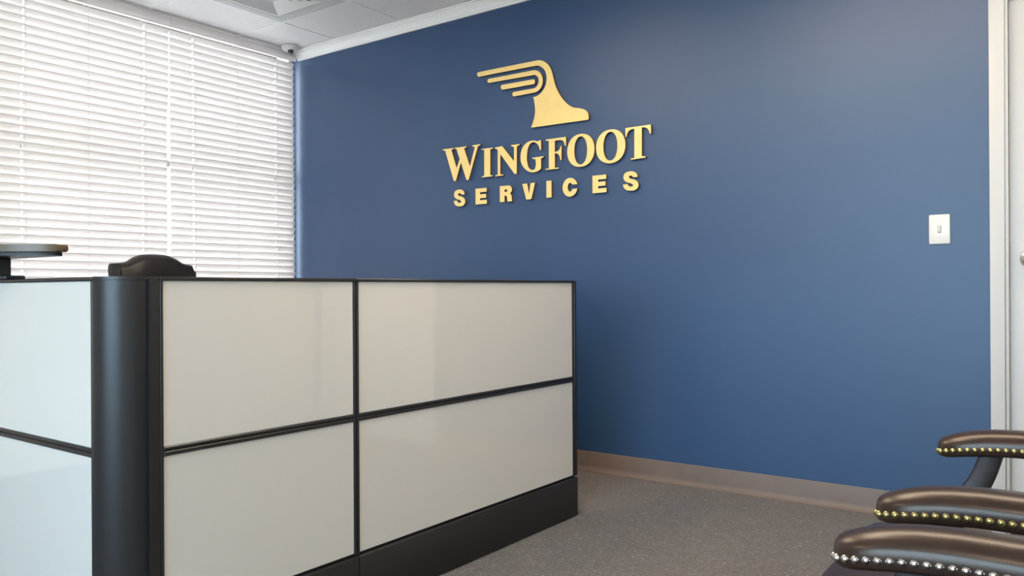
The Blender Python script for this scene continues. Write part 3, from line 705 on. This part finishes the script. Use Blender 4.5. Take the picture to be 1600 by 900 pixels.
for bx0 in (1.62, 2.005):
    bm = bmesh.new()
    add_box(bm, bx0 - cx0, bx0 + 0.13 - cx0, -0.020, 0.020, 0.010, 0.0602, 0.003, 1)
    add_box(bm, bx0 - 0.06 - cx0, bx0 + 0.205 - cx0, -0.026, 0.026, 0.0003, 0.0105, 0.003, 1)
    finish(bm, 'counter_bracket', 'black_plastic', ctr)

# unseen cabinet added inside the desk area to help shade the blue wall
cab = empty('shadow_cabinet', (1.90, -0.26, 0))
tag(cab, 'unseen black file cabinet added behind the partition to shade the blue wall', 'cabinet')
box('cabinet_body', -0.38, 0.38, -0.215, 0.235, 0.04, 0.955, 'kick', cab, 0.003, 1)
box('plinth', -0.36, 0.36, -0.195, 0.225, 0.0, 0.0405, 'black_plastic', cab)
box('cabinet_top', -0.39, 0.39, -0.235, 0.238, 0.9555, 0.975, 'black', cab, 0.003, 1)
for k in range(3):
    z0 = 0.052 + k * 0.30
    dr = box('drawer', -0.372, 0.372, -0.234, -0.2155, z0, z0 + 0.292, 'kick', cab, 0.003, 1)
    bm = bmesh.new()
    add_box(bm, -0.09, 0.09, -0.258, -0.248, z0 + 0.225, z0 + 0.237, 0.003, 1)
    add_box(bm, -0.09, -0.08, -0.249, -0.233, z0 + 0.226, z0 + 0.236)
    add_box(bm, 0.08, 0.09, -0.249, -0.233, z0 + 0.226, z0 + 0.236)
    finish(bm, 'drawer_handle', 'chrome', dr)

# ================================================================== WALL SIGN
def sign_mesh(name, loops, m='gold', parent=None, origin=(0, 0), y0=-0.0075, y1=-0.0195):
    cu = bpy.data.curves.new(name, 'CURVE')
    cu.dimensions = '2D'
    cu.fill_mode = 'BOTH'
    cu.extrude = abs(y1 - y0) / 2
    for lp in loops:
        s = cu.splines.new('POLY')
        s.points.add(len(lp) - 1)
        for p, (x, z) in zip(s.points, lp):
            p.co = (x - origin[0], z - origin[1], 0, 1)
        s.use_cyclic_u = True
    tmp = bpy.data.objects.new('tmp_curve', cu)
    COL.objects.link(tmp)
    dg = bpy.context.evaluated_depsgraph_get()
    me = bpy.data.meshes.new_from_object(tmp.evaluated_get(dg))
    bpy.data.objects.remove(tmp)
    bpy.data.curves.remove(cu)
    me.name = name
    ym = (y0 + y1) / 2
    for v in me.vertices:
        x, z, e = v.co.x, v.co.y, v.co.z
        v.co = (x, ym - e, z)
    me.materials.clear()
    me.materials.append(M[m])
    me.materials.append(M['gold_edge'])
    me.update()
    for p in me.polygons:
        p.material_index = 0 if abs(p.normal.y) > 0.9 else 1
        p.use_smooth = False
    return link(name, me, parent)


def center(loops):
    xs = [p[0] for p in loops[0]]
    zs = [p[1] for p in loops[0]]
    return ((min(xs) + max(xs)) / 2, min(zs))


emb = empty('winged_foot_emblem', (2.06, 0, 1.845))
tag(emb, 'gold winged foot emblem mounted above the sign lettering', 'emblem')
for nm, key in (('foot', 'foot'), ('feather_loop', 'loop'), ('feather_bar', 'bar')):
    sign_mesh(nm, SIGN[key], 'gold', emb, (2.06, 1.845), 0.0, -0.018)
for key, label in (('W', 'large gold serif letter W starting the upper word of the sign'),
                   ('I', 'gold serif letter I between the W and the N'),
                   ('N', 'gold serif letter N in the upper word of the sign'),
                   ('G', 'gold serif letter G in the upper word of the sign'),
                   ('F', 'gold serif letter F in the upper word of the sign'),
                   ('O1', 'gold serif letter O right after the F, left one of two'),
                   ('O2', 'gold serif letter O right before the T, right one of two'),
                   ('T', 'gold serif letter T ending the upper word of the sign')):
    c = center(SIGN[key])
    o = sign_mesh('serif_sign_letter', SIGN[key], 'gold', None, c, 0.0, -0.018)
    o.location = (c[0], 0, c[1])
    tag(o, label, 'letter', 'large gold serif letters on the blue wall')
for key, label in (('S1', 'small gold block letter S starting the lower word'),
                   ('E1', 'small gold block letter E between the first S and the R'),
                   ('R', 'small gold block letter R in the lower word'),
                   ('V', 'small gold block letter V in the lower word'),
                   ('I2', 'small gold block letter I between the V and the C'),
                   ('C', 'small gold block letter C in the lower word'),
                   ('E2', 'small gold block letter E between the C and the last S'),
                   ('S2', 'small gold block letter S ending the lower word')):
    c = center(SIGN[key])
    o = sign_mesh('block_sign_letter', SIGN[key], 'gold', None, c, 0.0, -0.018)
    o.location = (c[0], 0, c[1])
    tag(o, label, 'letter', 'small gold block letters on the blue wall')

# ------------------------------------------------------------------ light switch
sw = empty('light_switch', (4.0575, 0, 1.191))
tag(sw, 'white light switch with toggle on the blue wall beside the door', 'switch')
bm = bmesh.new()
add_box(bm, -0.0385, 0.0385, -0.007, -0.0005, -0.060, 0.060, 0.004, 3)
finish(bm, 'switch_plate', 'plastic', sw, angle=50)
box('toggle_slot', -0.0068, 0.0068, -0.0076, -0.006, -0.0150, 0.0150, 'slot', sw)
bm = bmesh.new()
add_prism(bm, [(-0.007, -0.0125), (-0.007, 0.0125), (-0.016, 0.0135), (-0.0115, -0.010)], 0, -0.0048, 0.0048)
finish(bm, 'toggle', 'plastic', sw)
for zz in (-0.030, 0.030):
    lathe('screw', [(0.0032, -0.0068), (0.0032, -0.0078), (0.0022, -0.0084), (0.0003, -0.0085)], 'plastic', sw, 12, (0, 0, zz), 1)

# ------------------------------------------------------------------ ceiling diffuser
dx, dy = (GX[1] + GX[2]) / 2, (GY[1] + GY[2]) / 2
vent = empty('air_diffuser', (dx, dy, H))
tag(vent, 'square white metal air diffuser in the ceiling near the window', 'vent')


def ring(name, a0, z0, a1, z1, th, par, m='diff'):
    bm = bmesh.new()
    def sq(a, z):
        return [bm.verts.new((sx * a, sy * a, z)) for sx, sy in ((-1, -1), (1, -1), (1, 1), (-1, 1))]
    o0, o1 = sq(a0, z0), sq(a1, z1)
    i0, i1 = sq(a0, z0 + th), sq(a1, z1 + th)
    for k in range(4):
        n = (k + 1) % 4
        bm.faces.new((o0[k], o0[n], o1[n], o1[k]))
        bm.faces.new((i0[n], i0[k], i1[k], i1[n]))
        bm.faces.new((o0[n], o0[k], i0[k], i0[n]))
        bm.faces.new((o1[k], o1[n], i1[n], i1[k]))
    return finish(bm, name, m, par)


ring('diffuser_flange', 0.292, 0.002, 0.262, -0.003, 0.003, vent)
ring('diffuser_flange', 0.262, 0.000, 0.228, -0.006, 0.003, vent)
ring('diffuser_flange', 0.228, -0.002, 0.190, -0.010, 0.003, vent)
ring('diffuser_vane', 0.190, -0.009, 0.160, 0.002, 0.003, vent)
ring('diffuser_vane', 0.156, -0.012, 0.122, 0.001, 0.003, vent)
ring('diffuser_vane', 0.118, -0.013, 0.082, 0.000, 0.003, vent)
ring('diffuser_vane', 0.078, -0.014, 0.040, -0.001, 0.003, vent)
box('diffuser_core', -0.040, 0.040, -0.040, 0.040, -0.002, 0.002, 'diff', vent)
box('duct_box', -0.29, 0.29, -0.29, 0.29, 0.045, 0.05, 'dark', vent)

# ------------------------------------------------------------------ ceiling sensor in the corner
sen = empty('ceiling_sensor', (0.135, -0.125, H))
tag(sen, 'small white round ceiling sensor with dark lens in the corner', 'sensor')
lathe('sensor_housing', [(0.001, 0.0), (0.055, 0.0), (0.057, -0.006), (0.056, -0.016), (0.050, -0.026), (0.036, -0.033), (0.001, -0.035)], 'plastic', sen, 28)
lathe('sensor_lens', [(0.020, -0.030), (0.020, -0.040), (0.015, -0.048), (0.006, -0.052), (0.001, -0.0525)], 'lens', sen, 20, (0.020, -0.010, 0))

# ------------------------------------------------------------------ ceiling lamps out of view; wraparound lenses added to light ceiling and crown
def troffer(i, j, label, turned=False):
    if turned:
        xx, yy = (GX[i] + GX[i + 2]) / 2, (GY[j] + GY[j + 1]) / 2
    else:
        xx, yy = (GX[i] + GX[i + 1]) / 2, (GY[j] + GY[j + 2]) / 2
    t = empty('ceiling_light', (xx, yy, H), math.pi / 2 if turned else 0.0)
    tag(t, label, 'ceiling light', 'warm wraparound lights added on the ceiling out of view')
    box('lamp_pan', -0.27, 0.27, -0.60, 0.60, -0.020, -0.0005, 'tbar', t, 0.004, 1)
    prof_ = [(-0.255, -0.021)] + [(-0.255 * math.cos(math.radians(a)) ** 0.6 if a < 90 else 0.255 * abs(math.cos(math.radians(a))) ** 0.6, -0.024 - 0.060 * math.sin(math.radians(a)) ** 0.6) for a in range(10, 180, 16)] + [(0.255, -0.021)]
    bm = bmesh.new()
    add_prism(bm, prof_, 1, -0.585, 0.585)
    finish(bm, 'lamp_lens', 'lamp', t, angle=40)
    for yy_ in (-1, 1):
        prism('lamp_end_cap', [(x * 1.02, z * 1.02) for x, z in prof_], 1, yy_ * 0.586, yy_ * 0.598, 'tbar', t)
    return t


troffer(6, 2, 'warm ceiling light nearest the blue wall', True)
troffer(3, 2, 'warm ceiling light above the office chair side of the partition')
troffer(5, 2, 'warm ceiling light between the partition and the leather chairs')
troffer(3, 7, 'warm ceiling light behind the camera on the window side')
troffer(7, 7, 'warm ceiling light behind the camera near the right wall')

# ================================================================== OFFICE CHAIR BEHIND THE DESK
oc = empty('office_chair', (0.78, -1.315, 0))
tag(oc, 'black leather high-back office chair behind the partition', 'chair')


def top_z(s):           # s = -1 .. 1 across the back
    a = abs(s)
    return 1.158 - 0.050 * (1 / (1 + math.exp(-(a - 0.56) * 11)) - 0.002) - 0.004 * a


rings = []
zs_n = 14
WB = 0.222
yy_n = 25
# backrest as a closed loft of horizontal-slice profiles along y
prof_rings = []
for k in range(yy_n):
    s = -1 + 2 * k / (yy_n - 1)
    y = s * WB
    zt = top_z(s)
    edge = 1 - max(0.0, (abs(s) - 0.90) / 0.10) ** 2 * 0.55
    th = 0.105 * edge
    xb = -0.335
    pts_ = []
    for q in range(9):          # front face, bottom to top
        u = q / 8
        z = 0.50 + (zt - 0.035 - 0.50) * u
        bulge = 0.018 * math.sin(u * math.pi * 2.2) * (1 - s * s)
        pts_.append((xb + th + 0.13 * (1 - u) * 0.9 + bulge - 0.012 * s * s * 0, y, z))
    for q in range(1, 7):       # rounded top
        a = math.pi * q / 7
        pts_.append((xb + th / 2 + th / 2 * math.cos(a), y, zt - 0.035 + 0.035 * math.sin(a)))
    for q in range(9):          # rear face, top to bottom
        u = 1 - q / 8
        z = 0.50 + (zt - 0.035 - 0.50) * u
        pts_.append((xb + 0.13 * (1 - u) * 0.9, y, z))
    prof_rings.append(pts_)
bm = bmesh.new()
add_loft(bm, prof_rings)
back = finish(bm, 'backrest', 'black_leather', oc, angle=50)
# welt along the front edge of the side gusset
for sy in (-1, 1):
    path = [(-0.335 + 0.098 + 0.117 * (1 - u), sy * WB * 0.955, 0.52 + (1.066 - 0.52) * u) for u in [q / 10 for q in range(11)]]
    bm = bmesh.new()
    add_sweep(bm, path, lambda i: [(0.004 * math.cos(a), 0.004 * math.sin(a)) for a in [math.pi * k / 3 for k in range(6)]])
    finish(bm, 'welt', 'black_leather', back)
bm = bmesh.new()
add_box(bm, -0.25, 0.24, -0.25, 0.25, 0.43, 0.53, 0.035, 4)
finish(bm, 'seat', 'black_leather', oc, angle=50)
for sy in (-1, 1):
    bm = bmesh.new()
    path = spline([(-0.18, sy * 0.285, 0.44), (-0.16, sy * 0.30, 0.56), (-0.10, sy * 0.30, 0.645), (0.08, sy * 0.30, 0.66), (0.14, sy * 0.30, 0.60), (0.10, sy * 0.285, 0.45)], 5)
    add_sweep(bm, path, lambda i: rrect(0.03, 0.05, 0.01, 2))
    finish(bm, 'armrest', 'black_plastic', oc, angle=40)
lathe('gas_lift', [(0.001, 0.09), (0.028, 0.09), (0.028, 0.25), (0.018, 0.26), (0.018, 0.40), (0.09, 0.41), (0.09, 0.432), (0.001, 0.432)], 'black_plastic', oc, 20)
for k in range(5):
    a = math.radians(72 * k + 10)
    bm = bmesh.new()
    path = [(0.02 * math.cos(a), 0.02 * math.sin(a), 0.115), (0.16 * math.cos(a), 0.16 * math.sin(a), 0.098), (0.30 * math.cos(a), 0.30 * math.sin(a), 0.078)]
    add_sweep(bm, path, lambda i: rrect(0.05 - 0.008 * i, 0.035 - 0.006 * i, 0.008, 2), Vector((0, 0, 1)))
    leg = finish(bm, 'base_leg', 'black_plastic', oc, angle=40)
    bm = bmesh.new()
    c = (0.29 * math.cos(a), 0.29 * math.sin(a), 0.031)
    add_lathe(bm, [(0.001, -0.02), (0.026, -0.02), (0.031, -0.014), (0.031, 0.014), (0.026, 0.02), (0.001, 0.02)], 16, c, 1)
    add_box(bm, c[0] - 0.008, c[0] + 0.008, c[1] - 0.008, c[1] + 0.008, 0.04, 0.078)
    finish(bm, 'caster', 'black_plastic', leg, angle=40)

# ================================================================== LEATHER GUEST CHAIRS
ARM_L = 0.46


def arm_half(x):           # half width of the arm pad along its length
    n = min(1.0, x / 0.055)
    return (0.017 + 0.023 * math.sqrt(max(0.0, 1 - (1 - n) ** 2))) + 0.003 * math.sin(min(1, x / 0.2) * math.pi / 2)


def arm_rise(x):        # the arm dips towards its front end
    return 0.018 * (1 - (1 - min(1.0, max(0.0, x) / 0.16)) ** 2)


def arm_mesh():
    bm = bmesh.new()
    rings = []
    xs = [0.0, 0.004, 0.010, 0.018, 0.028, 0.040, 0.055, 0.075, 0.10, 0.14, 0.18, 0.23, 0.28, 0.33, 0.38, 0.42, ARM_L]
    for x in xs:
        n = min(1.0, x / 0.095)
        k = math.sqrt(max(0.0, 1 - (1 - n) ** 2))
        w = arm_half(x)
        top = 0.008 + 0.0145 * k + 0.002 * math.sin(min(1, x / 0.16) * math.pi / 2)
        bot = -0.019 - 0.006 * min(1.0, x / 0.02)
        r = []
        # bottom flat, straight band, domed top
        r += [(x, -w * 0.80, bot), (x, -w * 0.93, bot + 0.003), (x, -w * 0.97, bot + 0.006), (x, -w * 0.97, -0.010)]
        for q in range(1, 12):
            a = math.pi * q / 12
            c, s = -math.cos(a), math.sin(a)
            r.append((x, w * math.copysign(abs(c) ** 0.92, c), -0.006 + (top + 0.006) * s ** 1.0))
        r += [(x, w * 0.97, -0.010), (x, w * 0.97, bot + 0.006), (x, w * 0.93, bot + 0.003), (x, w * 0.80, bot)]
        rings.append([(px, py, pz + arm_rise(x)) for px, py, pz in r])
    add_loft(bm, rings)
    bmesh.ops.recalc_face_normals(bm, faces=bm.faces)
    me = bpy.data.meshes.new('arm_pad')
    bm.to_mesh(me)
    bm.free()
    me.materials.append(M['leather'])
    for p in me.polygons:
        p.use_smooth = True
    me.set_sharp_from_angle(angle=math.radians(60))
    return me


ARM_ME = arm_mesh()


def nail_mesh(m):
    bm = bmesh.new()
    R_ = 0.0060
    add_lathe(bm, [(R_, -0.001), (R_ * 0.98, 0.001), (R_ * 0.82, 0.0034), (R_ * 0.48, 0.0052), (0.0004, 0.0058)], 10)
    bmesh.ops.recalc_face_normals(bm, faces=bm.faces)
    me = bpy.data.meshes.new('nail')
    bm.to_mesh(me)
    bm.free()
    me.materials.append(M[m])
    for p in me.polygons:
        p.use_smooth = True
    return me


def nail_spots():
    """spots and outward angles along the U-shaped lower band of a pad"""
    path = [(x, -arm_half(x) * 0.97) for x in [ARM_L - 0.02 - 0.0015 * k for k in range(0, 294)]]
    path = [p for p in path if p[0] > 0.0] + [(0.0, -arm_half(0) * 0.97), (-0.0005, 0.0)]
    full = path + [(x, -y) for x, y in path[::-1][1:]]
    # resample
    out, acc = [], 0.0
    step = 0.0134
    prev = Vector(full[0])
    nxt = 0.008
    for q in full[1:]:
        q = Vector(q)
        L = (q - prev).length
        while acc + L >= nxt and L > 0:
            f = (nxt - acc) / L
            p = prev.lerp(q, f)
            d = (q - prev).normalized()
            out.append((p, d))
            nxt += step
        acc += L
        prev = q
    return out


def guest_chair(yc, label, nail_m, x0=4.31):
    r = empty('guest_chair', (x0, yc, 0))
    tag(r, label, 'chair', 'brown leather guest chairs on the right')
    nm = nail_mesh(nail_m)
    spots = nail_spots()
    AZ = 0.630
    for sy in (-1, 1):
        arm = bpy.data.objects.new('arm_pad', ARM_ME)
        COL.objects.link(arm)
        arm.parent = r
        arm.location = (0.0, sy * 0.2835, AZ)
        for p, d in spots:
            o = bpy.data.objects.new('nail', nm)
            COL.objects.link(o)
            o.parent = arm
            # outward normal of the U (walked from the near side round the nose)
            nx, ny = -d.y, d.x
            if ny * p.y < 0 or (abs(p.y) < 0.012 and nx > 0):
                nx, ny = -nx, -ny
            o.rotation_euler = (0, math.pi / 2, math.atan2(ny, nx))
            o.location = (p.x - 0.0018 * nx, p.y - 0.0018 * ny, -0.0110 + arm_rise(p.x))
        # wooden support sweeping forward and down from the arm to the seat rail
        path = spline([(0.096, sy * 0.283, AZ - 0.008), (0.076, sy * 0.283, 0.565), (0.045, sy * 0.281, 0.515), (0.000, sy * 0.278, 0.465), (-0.030, sy * 0.275, 0.415), (-0.040, sy * 0.272, 0.36)], 5)
        bm = bmesh.new()
        add_sweep(bm, path, lambda i: rrect(0.040 + 0.0006 * i, 0.034, 0.005, 2))
        finish(bm, 'arm_support', 'wood', r, angle=40)
        bm = bmesh.new()
        path = [(-0.045, sy * 0.262, 0.40), (-0.045, sy * 0.262, 0.2), (-0.045, sy * 0.262, 0.0)]
        add_sweep(bm, path, lambda i: rrect(0.048 - 0.008 * i, 0.048 - 0.008 * i, 0.006, 2))
        finish(bm, 'leg', 'wood', r, angle=40)
        bm = bmesh.new()
        path = spline([(0.50, sy * 0.225, 0.45), (0.505, sy * 0.225, 0.30), (0.54, sy * 0.225, 0.12), (0.60, sy * 0.225, 0.0)], 4)
        add_sweep(bm, path, lambda i: rrect(0.040, 0.040, 0.006, 2))
        finish(bm, 'leg', 'wood', r, angle=40)
    bm = bmesh.new()
    add_box(bm, -0.085, 0.50, -0.245, 0.245, 0.335, 0.40, 0.004, 2)
    finish(bm, 'seat_rail', 'wood', r, angle=40)
    # upholstered seat
    rings = []
    for k in range(13):
        u = k / 12
        x = -0.118 + 0.613 * u
        e = math.sqrt(max(0.0, 1 - (1 - min(1.0, u / 0.10)) ** 2)) if u < 0.10 else 1.0
        ring_ = []
        hw = 0.262 - 0.02 * u
        zt = 0.462 + 0.014 * e
        for q in range(24):
            a = 2 * math.pi * q / 24
            c, s = math.cos(a), math.sin(a)
            yv = hw * math.copysign(abs(c) ** 0.35, c)
            zv = 0.435 + (zt - 0.435) * math.copysign(abs(s) ** 0.5, s) * (1.0 if s > 0 else 0.85)
            ring_.append((x, yv, zv))
        rings.append(ring_)
    bm = bmesh.new()
    add_loft(bm, rings)
    finish(bm, 'seat', 'leather', r, angle=60)
    # upholstered back, leaning slightly
    rings = []
    for k in range(15):
        u = k / 14
        z = 0.46 + 0.56 * u
        xc = 0.50 + 0.10 * u
        hw = (0.235 + 0.02 * u) * (1.0 if u < 0.9 else math.sqrt(max(0.02, 1 - ((u - 0.9) / 0.1) ** 2 * 0.35)))
        ring_ = []
        for q in range(24):
            a = 2 * math.pi * q / 24
            c, s = math.cos(a), math.sin(a)
            ring_.append((xc + 0.045 * math.copysign(abs(s) ** 0.6, s) * (1 if u < 0.95 else 0.7), hw * math.copysign(abs(c) ** 0.4, c), z))
        rings.append(ring_)
    bm = bmesh.new()
    add_loft(bm, rings)
    finish(bm, 'backrest', 'leather', r, angle=60)
    return r


guest_chair(-2.051, 'brown leather armchair with brass nailheads farther from the camera', 'brass')
guest_chair(-2.8565, 'nearest brown leather armchair with brass nailheads coloured silver for the window reflection', 'brass_glint')
